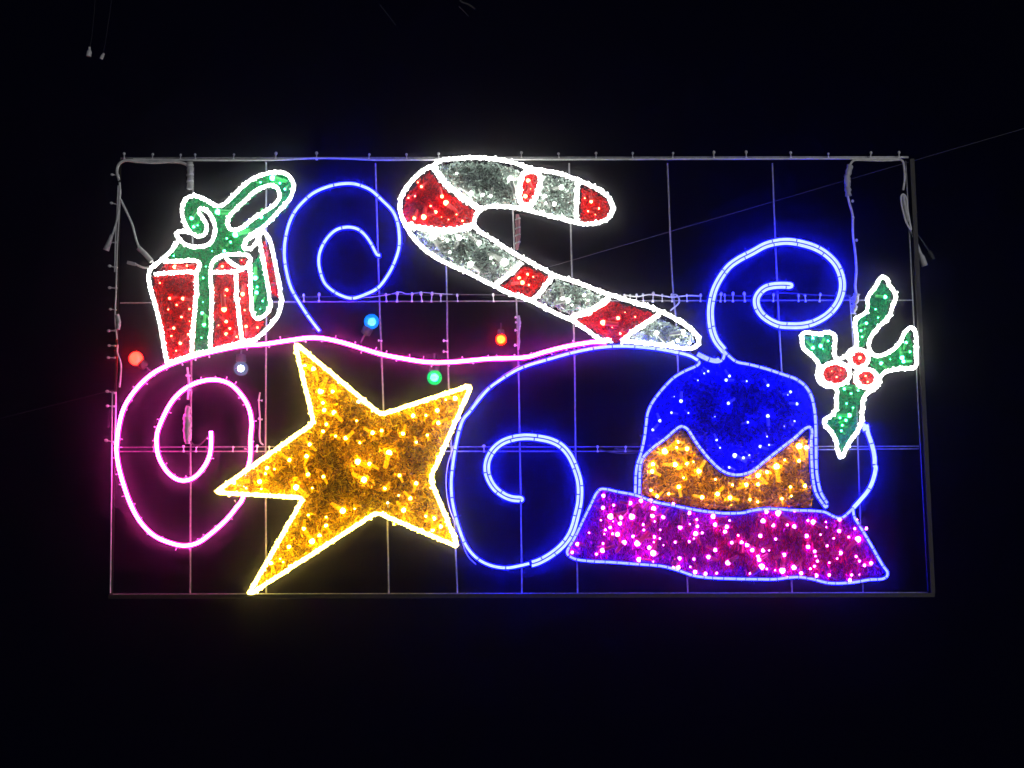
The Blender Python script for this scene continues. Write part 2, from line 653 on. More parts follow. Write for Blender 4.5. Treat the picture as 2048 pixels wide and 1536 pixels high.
for x in (250, 306, 362, 392, 468, 552, 634, 738, 814, 878, 1043, 1118, 1192, 1265, 1345, 1427, 1492, 1581, 1656, 1740, 1797):
    tie(x, 319 - (x > 1000) * 2)
for y in (352, 410, 486, 536, 577, 620, 662, 692, 716, 786, 813, 884):
    tie(238 - (y - 320) * .019, y, 13, -1.45)
for x in (606, 636, 772, 793, 823, 843, 862, 881, 915, 987, 1252, 1262, 1274, 1288, 1307, 1326, 1346, 1376, 1403, 1428, 1443, 1452, 1468, 1492, 1518, 1549, 1600, 1614, 1642, 1676):
    tie(x, 600, 14, z=-16)
for x in (304, 364, 389, 463, 511, 536, 968, 1196, 1252):
    tie(x, 902, 10, z=-16)
for x, y in ((894, 680), (894, 702), (1037, 634), (1037, 643), (1037, 660), (1037, 690), (762, 680), (376, 750), (376, 815), (521, 800), (521, 838)):
    tie(x, y, 7, -1.4, z=-18)

# loose wires tied along the bars
def cable(name, pts, r, mat, parent, depth=5, zp=None):
    mb = MB()
    pth = smooth(pts, 3)
    mb.tube(pth, r, depth, 7)
    return mb.build(name, M[mat], parent)


cable('wire', [(268, 320), (420, 322), (560, 321), (650, 317.5), (760, 321.5), (900, 320), (1060, 320), (1250, 320), (1500, 319.5), (1800, 319)], 2.0, 'cable', frame, 8)
cable('wire', [(590, 592), (700, 590), (760, 586), (850, 588), (930, 587), (1010, 588)], 1.0, 'wire', frame, -17)
cable('wire', [(690, 597), (772, 588), (800, 582), (812, 586), (842, 583), (870, 585), (905, 587)], .9, 'cable', frame, -17)
cable('wire', [(1250, 588), (1275, 591), (1300, 587), (1330, 590), (1345, 592), (1380, 589), (1406, 590)], 1.4, 'cable', frame, -17)
cable('wire', [(1420, 586), (1500, 590), (1560, 584), (1640, 588), (1705, 590)], 1.4, 'wire', frame, -17)
cable('wire', [(1230, 897), (1262, 900), (1290, 903), (1240, 906), (1200, 899)], 1.3, 'wire', frame, -17)
cable('wire', [(1342, 592), (1352, 590), (1358, 604), (1340, 622)], 1.6, 'cable', frame, 6)
cable('wire', [(237, 690), (236, 705), (243, 728), (242, 760), (240, 775)], 2.0, 'cable', frame, 6)
cable('wire', [(226, 784), (225, 850), (224, 1000), (222, 1186)], 1.3, 'cable', frame, 5)
cable('wire', [(233, 784), (232, 850), (230, 890)], 1.3, 'cable', frame, 5)
cable('wire', [(376, 735), (379, 770), (377, 800)], 2.2, 'cable', frame, 6)
cable('wire', [(521, 785), (519, 800), (521, 838), (522, 885), (528, 890)], 1.6, 'cable', frame, 6)

# ================================================================== motifs
# ---- gift box
gift = thing('gift_box_motif', 'lit present with white outline, red sides, green ribbon and bow, upper left of the frame', 'light motif', (415, 715))
bow_outer = P('g1', [(890, 868), (832, 760), (808, 650), (832, 552), (905, 505), (1000, 522), (1085, 572), (1155, 602), (1225, 580), (1310, 500), (1400, 410), (1500, 335), (1610, 293), (1740, 272), (1835, 300), (1885, 370), (1888, 450), (1850, 540), (1790, 610), (1715, 690), (1640, 770), (1560, 832), (1470, 890), (1425, 950), (1408, 1010)])
bow_in_r = P('g1', [(1250, 740), (1320, 650), (1420, 550), (1520, 460), (1620, 412), (1695, 402), (1748, 450), (1750, 530), (1690, 605), (1590, 668), (1490, 735), (1400, 805), (1320, 838), (1262, 810)])
bow_in_l = P('g1', [(985, 632), (1050, 650), (1108, 730), (1130, 830), (1110, 920), (1060, 980), (960, 1000), (865, 985), (795, 940), (755, 872), (800, 850), (885, 862), (975, 900), (1030, 872), (1050, 820), (1032, 750), (995, 695), (965, 655)])
tail = P('g1', [(1590, 850), (1500, 890), (1430, 950), (1410, 1010), (1462, 1020), (1520, 980), (1556, 905)])
left_edge = P('g1', [(775, 930), (745, 985), (690, 1050), (630, 1110), (560, 1170), (500, 1215), (484, 1285), (500, 1390), (525, 1490)], 'p5', [(520, 60), (556, 180), (592, 320), (622, 500), (648, 620), (662, 725)])
lid_bl = P('g1', [(540, 1265), (700, 1252), (905, 1243), (950, 1258)])
lid_tl = P('g1', [(630, 1142), (800, 1138), (930, 1132), (980, 1160), (968, 1205), (945, 1260)])
rib_l = P('g1', [(945, 1258), (950, 1400), (950, 1500)], 'p5', [(945, 60), (930, 250), (912, 450), (905, 645)])
rib_r = P('p5', [(1085, 590), (1088, 400), (1095, 150)], 'g1', [(1096, 1450), (1086, 1260), (1094, 1180), (1140, 1112), (1225, 1082), (1340, 1072), (1445, 1084), (1478, 1115), (1455, 1160), (1440, 1200), (1370, 1200), (1300, 1165), (1235, 1110)])
lid_br = P('g1', [(1095, 1252), (1200, 1246), (1335, 1240), (1400, 1215)])
edge_r = P('g1', [(1335, 1240), (1336, 1400), (1338, 1520)], 'p5', [(1345, 80), (1362, 250), (1378, 380), (1392, 495)])
side_rib = P('g1', [(1470, 1165), (1474, 1300), (1478, 1480)], 'p5', [(1482, 80), (1490, 200), (1530, 285), (1580, 275), (1640, 220), (1668, 160), (1655, 60)], 'g1', [(1650, 1420), (1622, 1260), (1590, 1090), (1562, 935)])
outer_r = P('g1', [(1600, 845), (1655, 920), (1690, 1050), (1722, 1200), (1752, 1350), (1770, 1490)], 'p5', [(1774, 60), (1768, 160), (1735, 265), (1660, 355), (1580, 435), (1515, 490)])
bottom_e = P('p5', [(668, 722), (780, 680), (900, 640), (1085, 592), (1250, 550), (1400, 510), (1520, 485)])
# fills first
gz = 9
green_bow = P('g1', [(890, 868), (832, 760), (808, 650), (832, 552), (905, 505), (1000, 522), (1085, 572), (1155, 602), (1225, 580), (1310, 500), (1400, 410), (1500, 335), (1610, 293), (1740, 272), (1835, 300), (1885, 370), (1888, 450), (1850, 540), (1715, 690), (1560, 832), (1470, 890), (1425, 950), (1408, 1040), (1400, 1070), (1200, 1085), (1120, 1130), (1086, 1250)], 'p5', [(1095, 150), (1085, 590), (905, 645), (930, 250)], 'g1', [(950, 1400), (950, 1260), (985, 1160), (930, 1132), (640, 1138), (700, 1040), (775, 940), (865, 985), (985, 990)])
g = tinsel('green_tinsel', M['t_green'], gift, green_bow, 7, (5, 13), (.7, 1.6), holes=[bow_in_r, bow_in_l])
leds(P('g1', [(905, 720), (1160, 660), (1280, 955), (1240, 915), (1330, 880), (1570, 370), (1690, 330), (1760, 380), (1580, 710)], 'p5', [(1005, 230), (1020, 340)]), 'green', g,
     P('g1', [(920, 800), (1220, 1040), (725, 1085), (1810, 440), (960, 790), (1440, 800), (1010, 1300), (1040, 1190), (1100, 1040)], 'p5', [(1010, 120), (1000, 470)]))
sg = P('g1', [(1480, 1165), (1480, 1480)], 'p5', [(1490, 200), (1530, 285), (1660, 160), (1655, 60)], 'g1', [(1640, 1380), (1560, 1040)])
g = tinsel('green_tinsel', M['t_green'], gift, sg, 7, (5, 12), (.7, 1.6))
leds(P('g1', [(1520, 1300)], 'p5', [(1530, 30), (1590, 110)]), 'green', g, P('g1', [(1540, 1390)], 'p5', [(1570, 190)]))
for poly, ls, sm in (
    (P('g1', [(510, 1265), (935, 1250), (940, 1500)], 'p5', [(935, 60), (905, 640), (670, 715), (622, 500), (530, 80)]),
     P('g1', [(590, 1350), (690, 1500)], 'p5', [(675, 195), (725, 375), (790, 520), (750, 595)]), P('p5', [(800, 265), (705, 455), (880, 190), (880, 310), (870, 440), (760, 150), (820, 90)])),
    (P('g1', [(545, 1250), (640, 1155), (940, 1155), (945, 1225)]), P('g1', [(740, 1195)]), P('g1', [(860, 1185)])),
    (P('g1', [(1110, 1260), (1320, 1250), (1325, 1500)], 'p5', [(1345, 100), (1388, 495), (1100, 585)]),
     P('g1', [(1210, 1490), (1240, 1420)], 'p5', [(1215, 190), (1235, 310)]), P('p5', [(1270, 380), (1240, 435), (1340, 460), (1165, 350), (1215, 65)])),
    (P('g1', [(1110, 1240), (1150, 1150), (1225, 1110), (1340, 1225)]), [], P('g1', [(1200, 1190)])),
    (P('g1', [(1330, 1120), (1430, 1095), (1440, 1150), (1370, 1170)]), [], P('g1', [(1390, 1130)])),
    (P('g1', [(1350, 1240), (1460, 1200), (1470, 1500)], 'p5', [(1482, 100), (1500, 250), (1550, 320), (1650, 250), (1500, 450), (1400, 480), (1360, 200)]), P('p5', [(1400, 45), (1430, 360)]), P('p5', [(1540, 370), (1420, 200)])),
    (P('g1', [(1565, 930), (1610, 930), (1690, 1200), (1740, 1480)], 'p5', [(1690, 60), (1660, 40)], 'g1', [(1640, 1330)]), P('g1', [(1610, 1160)]), P('g1', [(1640, 1290)])),
):
    g = tinsel('red_tinsel', M['t_red'], gift, poly, 10, (7, 18), (1.2, 3.0))
    leds(ls, 'red', g, sm)
WR = 3.35
for p, c in ((bow_outer, 0), (bow_in_r, 1), (bow_in_l, 1), (tail, 1), (left_edge, 0), (lid_bl, 0), (lid_tl, 0), (rib_l, 0), (rib_r, 0), (lid_br, 0), (edge_r, 0), (side_rib, 0), (outer_r, 0), (bottom_e, 0)):
    rope('rope_light', smooth(p, 2.2, bool(c)), M['white'], gift, WR, gz, bool(c), .24)

# ---- candy cane
cane = thing('candy_cane_motif', 'lit candy cane with white outline and red and silver tinsel stripes', 'light motif', (1250, 695))
cane_out = P('c3', [(372, 188), (430, 142), (560, 125), (760, 116), (900, 130), (1060, 160), (1200, 208), (1400, 242), (1560, 290), (1680, 340), (1800, 400), (1878, 480), (1898, 560), (1860, 630), (1760, 674), (1640, 678), (1560, 660), (1400, 620), (1240, 580), (1100, 545), (950, 530), (830, 535), (762, 570), (726, 630), (722, 690), (762, 740), (860, 800), (1000, 895), (1150, 980), (1300, 1060), (1400, 1118)],
                'c4', [(700, 352), (900, 428), (1100, 498), (1300, 558), (1450, 612), (1600, 690), (1720, 772), (1778, 850), (1760, 908), (1680, 930), (1500, 905), (1300, 880), (1130, 868)])
cane_low = P('c4', [(1030, 862), (935, 850), (850, 790), (700, 692), (560, 630), (450, 572), (300, 502), (150, 452), (30, 392)], 'c3', [(850, 1190), (700, 1110), (500, 1020), (350, 938), (205, 800), (135, 690), (92, 580), (92, 480), (132, 388), (230, 270), (320, 203), (372, 188)])
cane_low = cane_low
divs = [P('c3', [(372, 188), (420, 270), (500, 358), (620, 450), (755, 548)]),
        P('c3', [(140, 690), (300, 722), (480, 738), (620, 722), (722, 680)]),
        P('c3', [(1600, 315), (1594, 420), (1588, 540), (1590, 660)]),
        P('c4', [(265, 195), (210, 262), (130, 325), (45, 385)]),
        P('c4', [(532, 315), (470, 400), (410, 475), (360, 515)]),
        P('c4', [(1012, 498), (925, 568), (820, 622), (690, 668)]),
        P('c4', [(1440, 640), (1300, 730), (1200, 800), (1120, 868)])]
oval = P('c3', [(1135, 260), (1180, 232), (1245, 235), (1282, 280), (1270, 370), (1238, 465), (1190, 520), (1132, 518), (1106, 460), (1108, 360)])
F_red = [
    (P('c3', [(330, 220), (480, 395), (725, 560), (700, 690), (480, 720), (150, 685), (105, 560), (140, 420)]),
     P('c3', [(240, 325), (270, 360), (215, 445), (445, 445), (480, 500), (350, 530), (210, 630), (290, 620), (570, 600)]), P('c3', [(500, 640), (160, 455), (390, 580), (620, 650), (440, 620)])),
    (oval, P('c3', [(1180, 310), (1155, 440)]), P('c3', [(1200, 380)])),
    (P('c3', [(1640, 345), (1800, 425), (1880, 520), (1840, 610), (1740, 655), (1630, 650)]), P('c3', [(1715, 490), (1780, 545), (1660, 460)]), P('c3', [(1750, 600), (1690, 570)])),
    (P('c4', [(300, 215), (510, 310), (340, 485), (90, 400)]), P('c4', [(275, 370), (370, 320)]), P('c4', [(320, 300), (250, 330), (330, 390)])),
    (P('c4', [(1040, 520), (1440, 640), (1110, 870), (1030, 855), (730, 675)]), P('c4', [(1235, 660), (1090, 670), (965, 710)]), P('c4', [(1110, 800), (1150, 620), (1040, 750)])),
]
F_sil = [
    (P('c3', [(400, 180), (560, 140), (900, 145), (1130, 220), (1100, 300), (1095, 520), (820, 520), (640, 430), (480, 320)]), P('c3', [(570, 250), (1030, 300), (860, 440)]), P('c3', [(1065, 390), (790, 430), (620, 370), (690, 420)])),
    (P('c3', [(1290, 240), (1560, 300), (1580, 330), (1575, 640), (1220, 560), (1280, 400)]), P('c3', [(1400, 510), (1320, 450)]), P('c3', [(1310, 570), (1460, 370), (1340, 500)])),
    (P('c3', [(180, 740), (700, 730), (1110, 980), (1030, 1100), (850, 1170), (500, 1010), (330, 910)]), P('c3', [(370, 790), (490, 820), (590, 800), (760, 840), (975, 1005), (690, 1025)]), P('c3', [(510, 920), (880, 1010), (860, 970), (450, 800)])),
    (P('c4', [(570, 330), (960, 470), (990, 500), (820, 610), (680, 630), (420, 510)]), P('c4', [(620, 500), (660, 520), (805, 475)]), P('c4', [(835, 520), (700, 560)])),
    (P('c4', [(1440, 660), (1700, 780), (1760, 860), (1680, 910), (1300, 870), (1180, 850)]), P('c4', [(1420, 800), (1640, 790), (1700, 880)]), P('c4', [(1550, 880), (1600, 860)])),
]
for poly, ls, sm in F_red:
    g = tinsel('red_tinsel', M['t_red'], cane, poly, 8.5, (7, 20), (1.0, 2.6))
    leds(ls, 'red', g, sm)
for poly, ls, sm in F_sil:
    g = tinsel('silver_tinsel', M['t_silver'], cane, poly, 10, (7, 24), (1.2, 3.8))
    leds(ls, 'white', g, sm, scale=1.35)
rope('rope_light', smooth(cane_out, 2.2), M['white'], cane, 3.6, 9, False, .24)
rope('rope_light', smooth(cane_low, 2.2), M['white'], cane, 3.6, 9, False, .24)
for i, d in enumerate(divs):
    rope('rope_light', smooth(d, 2.2), M['white'], cane, 5.2 if i in (0, 1, 5) else 4.0, 10, False, .24)
rope('rope_light', smooth(oval, 2.2, True), M['white'], cane, 4.6, 10, True, .24)

# ---- star
star = thing('star_motif', 'large tilted five pointed star with warm outline and amber tinsel filling', 'light motif', (507, 1187))
star_poly = P('t7', [(648, 100), (1300, 645), (1985, 420), (1672, 1130)], 't8', [(1885, 735), (1268, 472), (290, 1105), (715, 362), (45, 322)], 't7', [(792, 705)])
so = fillet(star_poly, 11)
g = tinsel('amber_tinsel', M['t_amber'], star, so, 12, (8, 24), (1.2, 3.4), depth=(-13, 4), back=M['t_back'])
leds(P('t7', [(725, 275), (790, 300), (845, 465), (935, 470), (860, 555), (870, 610), (945, 630), (885, 715), (860, 770), (1035, 820), (1140, 855), (1115, 690), (760, 870), (605, 985), (735, 960), (440, 1050), (495, 1055), (425, 1090), (380, 1150), (280, 1200), (190, 1150), (660, 1195), (780, 1200), (745, 1095), (865, 1115), (1125, 1000), (1215, 1018), (1360, 935), (1440, 1105), (1170, 1135), (1565, 1165), (1435, 1255), (1520, 1275), (1470, 1365), (1100, 1355), (1010, 1370), (715, 1505), (1235, 780), (1305, 765), (1465, 785), (1565, 850), (1650, 800), (1735, 705), (1640, 650), (1725, 610), (1540, 650), (1790, 530), (1860, 520)],
         't8', [(775, 690), (605, 735), (540, 825), (470, 860), (885, 575)]), 'amber', g,
     P('t7', [(955, 805), (395, 1205), (885, 1420), (750, 1405), (1720, 520), (1700, 1430), (1750, 1490)], 't8', [(390, 920), (1745, 575), (1690, 605), (835, 650), (1640, 500), (1400, 560), (1330, 290), (560, 850)]))
leds(P('t7', [(1350, 1312)]), 'white', g, P('t7', [(1130, 545)]))
rope('rope_light', so, M['yellow'], star, 3.9, 9, True, .22)

# ---- holly
holly = thing('holly_motif', 'lit holly sprig with four green leaves and three red berries at the right edge', 'light motif', (1682, 915))
hl = P('h6', [(1030, 1040), (1022, 900), (1020, 725), (1060, 690), (1138, 640), (1168, 560), (1160, 480), (1200, 400), (1265, 320), (1308, 235), (1350, 207), (1392, 235), (1432, 320), (1496, 415), (1500, 480), (1470, 535), (1450, 610), (1418, 690), (1340, 770), (1262, 850), (1192, 960), (1180, 1050), (1208, 1120), (1262, 1160), (1340, 1150), (1440, 1102), (1518, 1040), (1570, 960), (1622, 865), (1680, 818), (1728, 850), (1748, 950), (1745, 1080), (1750, 1200), (1748, 1275), (1700, 1308), (1600, 1310), (1450, 1332), (1352, 1372), (1312, 1430)],
       'h7', [(1312, 375), (1262, 460), (1180, 512), (1122, 572), (1102, 680), (1095, 800), (1080, 900), (1020, 1010), (940, 1120), (890, 1230), (862, 1288), (832, 1288), (802, 1200), (780, 1080), (702, 960), (642, 882), (652, 840), (740, 780), (790, 700), (790, 580), (800, 500), (760, 452), (650, 432), (572, 370), (560, 285), (580, 210)],
       'h6', [(572, 1250), (500, 1160), (405, 1080), (380, 1000), (376, 905), (420, 880), (560, 895), (700, 880), (758, 900), (775, 960), (765, 1060), (770, 1175), (810, 1200), (890, 1170), (955, 1100)])
for poly, ls, sm in (
    (P('h6', [(1350, 240), (1420, 330), (1480, 430), (1400, 690), (1250, 850), (1160, 1040), (1040, 1040), (1035, 740), (1140, 660), (1180, 480)]), P('h6', [(1375, 450), (1260, 600), (1145, 770), (1085, 855)]), P('h6', [(1130, 840), (1290, 700), (1100, 930)])),
    (P('h6', [(390, 905), (560, 910), (740, 900), (745, 1180), (620, 1260), (410, 1060)]), P('h6', [(600, 1040), (685, 980), (510, 950)]), P('h6', [(630, 1075), (505, 1060)])),
    (P('h6', [(1210, 1180), (1440, 1120), (1580, 980), (1680, 840), (1735, 960), (1735, 1270), (1450, 1320), (1310, 1400)]), P('h6', [(1630, 1000), (1580, 1180)]), P('h6', [(1600, 1225), (1670, 1110), (1330, 1250), (1440, 1200)])),
    (P('h7', [(820, 440), (970, 390), (1170, 500), (1080, 680), (1060, 900), (900, 1180), (850, 1260), (790, 1060), (660, 870), (800, 760)]), P('h7', [(990, 700), (940, 790), (900, 850), (850, 975)]), P('h7', [(890, 470), (965, 530), (860, 910), (910, 650), (830, 820), (1050, 490)])),
):
    g = tinsel('green_tinsel', M['t_green'], holly, poly, 6, (4, 11), (.6, 1.5))
    leds(ls, 'green', g, sm, scale=.95)
def ell(k, cx, cy, rx, ry, n=26):
    return P(k, [(cx + rx * math.cos(2 * math.pi * i / n), cy + ry * math.sin(2 * math.pi * i / n)) for i in range(n)])
for c, ls in (((775, 1378, 175, 138), [(740, 1340), (850, 1330), (800, 1410)]), ((1058, 1192, 112, 108), [(1080, 1180)]), ((1145, 1428, 128, 108), [(1150, 1400), (1170, 1470)])):
    g = tinsel('red_tinsel', M['t_red'], holly, ell('h6', *c), 5, (4, 9), (.7, 1.6), label='red berry filling')
    leds([], 'red', g, P('h6', ls), z=3)
    rope('rope_light', smooth(ell('h6', *c), 2.2, True), M['white'], holly, 3.9, 10, True, .16)
rope('rope_light', smooth(hl, 2.2, True), M['white'], holly, 3.5, 9, True, .16)

# ---- upper left blue scroll
bs = thing('blue_scroll_motif', 'blue spiral rope light beside the lit present, under the top rail', 'light motif', (640, 663))
pth = P('f', [(640, 663), (618, 634)], 's2', [(275, 1515), (210, 1395), (165, 1230), (146, 1060), (160, 900), (205, 740), (260, 640), (330, 560), (420, 482), (540, 425), (680, 390), (815, 386), (930, 420), (1000, 458), (1100, 550), (1200, 655), (1245, 760), (1265, 900), (1260, 1010), (1228, 1120), (1165, 1255), (1060, 1395), (940, 1460), (810, 1500), (715, 1480), (620, 1430), (540, 1355), (498, 1250), (480, 1140), (495, 1040), (555, 925), (650, 835), (765, 808), (860, 828), (930, 885), (990, 970), (1030, 1048), (1052, 1080), (1088, 1080)])
seg_rope(smooth(pth, 2), M['blue'], bs, 2.9, 9, (36, 64), jr=4.8)

# ---- pink scroll
ps = thing('pink_scroll_motif', 'long pink rope light that waves under the present and spirals at the left', 'light motif', (375, 1090))
pth = P('c4', [(990, 876), (900, 872), (750, 892), (600, 922), (450, 962), (330, 998), (200, 1010), (0, 1015)], 't7', [(1820, 245), (1650, 245), (1480, 220), (1300, 185), (1150, 140), (1000, 95), (860, 65), (760, 60), (640, 75), (400, 110)],
        'p5', [(1400, 545), (1100, 602), (900, 655), (660, 740), (500, 830), (340, 990), (240, 1150), (190, 1330), (170, 1500)],
        'p6', [(165, 80), (185, 250), (240, 450), (310, 640), (400, 800), (530, 930), (680, 1000), (820, 1030), (950, 1005), (1100, 900), (1230, 780), (1320, 650), (1365, 580), (1400, 430), (1425, 260), (1450, 150), (1466, 0)],
        'p5', [(1482, 1300), (1450, 1140), (1370, 1010), (1260, 912), (1120, 876), (980, 896), (850, 952), (720, 1070), (622, 1240), (562, 1400)],
        'p6', [(556, 30), (570, 140), (605, 225), (670, 320), (760, 385), (840, 395), (930, 360), (1020, 260), (1070, 160), (1086, 60)], 'p5', [(1088, 1450), (1085, 1380)])
pp = smooth(pth, 2)
# the spiral dips behind the tip of the star
dd = np.hypot(pp[:, 0] - 487, (pp[:, 1] - 962) * .8)
pz = 5 - 31 * np.clip((75 - dd) / 40, 0, 1)
mb = MB(); mb.tube(pp, 5.4, 0, 8, flat=.4, zpath=pz - 3.5); mb.build('rope_jacket', M['pink_jacket'], ps)
mb = MB(); mb.tube(pp, 3.6, 0, 8, zpath=pz); mb.build('rope_light', M['pink'], ps)
clip_set(pp, 4.2, 5, ps, step=(16, 40))

# ---- lower blue scroll
lb = thing('lower_scroll_motif', 'blue rope light spiral between the star and the purple base', 'light motif', (1010, 1136))
head = P('c4', [(1770, 1030), (1700, 992), (1560, 957), (1400, 930), (1200, 912), (1050, 912), (900, 926), (700, 966), (500, 1022), (330, 1072), (230, 1112), (100, 1190), (0, 1262)], 'f', [(958, 800), (938, 826)],
         'b1', [(230, 90), (190, 200), (160, 330), (132, 500), (112, 700), (120, 870), (150, 1020), (190, 1160), (262, 1330), (370, 1450), (500, 1515), (650, 1537), (800, 1512), (880, 1492)])
seg_rope(smooth(head, 2), M['blue'], lb, 2.9, 10, (38, 60), jr=4.8)
curl = P('b1', [(890, 1500), (960, 1478), (1085, 1408), (1200, 1310), (1280, 1190), (1332, 1020), (1360, 880), (1360, 720), (1330, 600), (1262, 445), (1180, 352), (1080, 300), (950, 272), (820, 264), (700, 282), (600, 322), (520, 392), (467, 490), (457, 590), (482, 680), (540, 768), (620, 830), (700, 862), (785, 870)])
seg_rope(double(smooth(curl, 2), 3.8), M['blue'], lb, 2.9, 9, (40, 62), jr=4.6)
mb = MB(); mb.tube(smooth(curl, 2)[:-2], .9, 10.5, 6); mb.build('dark_gap_strip', M['seam'], lb)  # added dark strip, stands for the dark gap between the two runs
cable('supply_wire', P('f', [(1040, 731), (1000, 756), (960, 790), (925, 850), (905, 900)], 'b1', [(72, 560), (62, 760), (92, 950), (190, 1200), (270, 1420), (350, 1505)]), .9, 'cable', lb, 4)

# ---- hat shaped motif with a curled tip
hat = thing('curled_hat_motif', 'blue domed hat shape with curled tip, gold zigzag band and purple brim', 'light motif', (1455, 1165))
dome = P('d2', [(705, 205), (680, 232), (590, 272), (480, 335), (400, 412), (332, 492), (272, 582), (242, 660), (230, 750), (215, 870), (200, 1015), (300, 940), (400, 870), (480, 800), (540, 765), (595, 790), (640, 855), (700, 945), (800, 1065), (900, 1155), (980, 1190), (1070, 1195), (1160, 1165), (1280, 1075), (1420, 965), (1550, 865), (1650, 782), (1735, 780), (1730, 700), (1715, 580), (1690, 490), (1640, 410), (1560, 350), (1300, 260), (1150, 220), (1030, 195), (940, 140), (900, 190), (840, 200)])
g = tinsel('blue_tinsel', M['t_blue'], hat, dome, 4.2, (6, 16), (1.0, 2.4), depth=(-14, 2))
leds(P('d2', [(940, 360), (970, 322), (1310, 405), (1510, 465), (1570, 570), (540, 545), (455, 650), (350, 720), (290, 800), (960, 565), (1310, 680), (1550, 725), (1245, 950), (1020, 1030)]), 'blue', g,
     P('d2', [(745, 300), (780, 280), (690, 360), (1490, 490), (480, 505), (605, 650), (322, 762), (840, 685), (1130, 735), (855, 890), (885, 960), (1305, 860), (1095, 1050), (970, 1135), (1145, 1025), (1320, 935), (1120, 370), (1455, 770)]), scale=.85)
gold = P('d2', [(205, 1040), (300, 960), (400, 890), (480, 820), (540, 790), (590, 810), (640, 880), (700, 970), (800, 1090), (900, 1180), (980, 1215), (1070, 1220), (1170, 1190), (1290, 1100), (1430, 990), (1560, 890), (1670, 830), (1690, 1100), (1700, 1250), (1715, 1400), (1730, 1480), (1730, 1490), (1500, 1490), (1100, 1515), (800, 1508), (500, 1470), (300, 1410), (195, 1375)])
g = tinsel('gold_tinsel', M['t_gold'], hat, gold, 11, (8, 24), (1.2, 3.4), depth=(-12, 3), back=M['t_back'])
leds(P('d2', [(510, 910), (400, 990), (590, 970), (485, 1110), (590, 1100), (700, 1165), (285, 1170), (275, 1340), (845, 1240), (995, 1290), (1115, 1290), (1225, 1285), (1305, 1180), (1225, 1210), (1390, 1130), (1460, 1070), (1585, 1075), (1590, 950), (1650, 960), (725, 1400), (865, 1370), (975, 1405), (520, 1310), (1510, 1310), (1640, 1300)]), 'amber', g,
     P('d2', [(650, 1085), (560, 1225), (1150, 1420), (1435, 1415), (1520, 1390), (330, 1390), (430, 1370), (290, 1110), (500, 960), (1220, 1440)]))
brim = P('u3', [(80, 920), (150, 745), (240, 560), (300, 440), (355, 335), (395, 290), (560, 315), (700, 340), (900, 410), (1080, 445), (1200, 470), (1400, 505), (1600, 522), (1800, 515)], 'u4', [(150, 512), (300, 482), (450, 480), (600, 492), (800, 497), (920, 512), (980, 542), (1040, 568), (1090, 562), (1185, 510), (1260, 650), (1320, 750), (1400, 890), (1480, 1030), (1515, 1100), (1480, 1150), (1200, 1185), (1060, 1195), (940, 1190), (800, 1155), (680, 1135), (560, 1140), (250, 1155), (0, 1150)], 'u3', [(1450, 1140), (1300, 1120), (1150, 1070), (1000, 1030), (850, 1015), (700, 1005), (500, 990), (300, 980), (150, 960)])
g = tinsel('purple_tinsel', M['t_purple'], hat, brim, 5.0, (7, 24), (.8, 2.2), depth=(-14, 2), dir_bias=math.pi / 2, curl=.3)
brim_right = P('f', [(1420, 1030), (1560, 1024), (1690, 1040), (1745, 1130), (1700, 1160), (1600, 1150), (1440, 1150)])
tinsel('crimson_tinsel', M['t_crimson'], hat, brim_right, 14, (7, 24), (.8, 2.2), depth=(-6, 4), dir_bias=math.pi / 2, curl=.3, back=None)
tinsel('crimson_tinsel', M['t_crimson'], hat, brim, 60, (7, 24), (.8, 2.2), depth=(-6, 4), dir_bias=math.pi / 2, curl=.3, back=None)
leds(P('u3', [(420, 350), (415, 465), (520, 440), (680, 420), (785, 400), (880, 400), (1100, 425), (910, 475), (1255, 515), (1005, 555), (1490, 550), (1510, 630), (1650, 590), (1970, 595), (495, 550), (595, 560), (580, 615), (485, 655), (700, 550), (920, 598), (810, 630), (815, 680), (1170, 655), (1335, 645), (1320, 720), (1380, 710), (1605, 700), (280, 710), (560, 725), (710, 745), (755, 810), (620, 805), (415, 815), (170, 820), (120, 900), (415, 880), (970, 765), (915, 750), (870, 855), (905, 905), (1120, 800), (1255, 795), (1505, 875), (1445, 945), (1160, 960), (770, 970), (1635, 1000), (1265, 1040), (1315, 1090), (1410, 1105), (1150, 1045)],
       'u4', [(345, 505), (470, 520), (625, 495), (315, 595), (415, 635), (620, 650), (805, 605), (1060, 580), (1055, 690), (875, 725), (1210, 670), (1315, 665), (1150, 750), (1240, 775), (940, 835), (755, 845), (820, 890), (825, 935), (1065, 905), (1035, 960), (960, 1000), (1220, 940), (1250, 985), (1365, 1005), (620, 1045), (685, 1100), (505, 1075), (550, 1140), (1165, 1170), (290, 740), (110, 805), (160, 825), (210, 875), (320, 880), (265, 935), (280, 970), (300, 1040), (190, 1105)]), 'pink', g,
     P('u3', [(515, 600), (395, 588), (1330, 580), (1735, 735), (430, 720), (510, 720), (550, 875), (355, 915), (910, 800), (1300, 765), (1300, 965), (905, 990), (1520, 1100), (1105, 1045), (1005, 830), (1670, 805), (885, 535), (900, 545), (1260, 625), (975, 680), (1620, 650), (440, 680)],
       'u4', [(550, 630), (930, 605), (1235, 580), (845, 985), (815, 1035), (775, 1060), (440, 770), (520, 925), (435, 1075), (960, 1120), (830, 1125), (1000, 760), (740, 740), (1305, 1025), (755, 590), (375, 880), (350, 1060), (1180, 1120), (1250, 1115), (930, 655)]), scale=1.05)
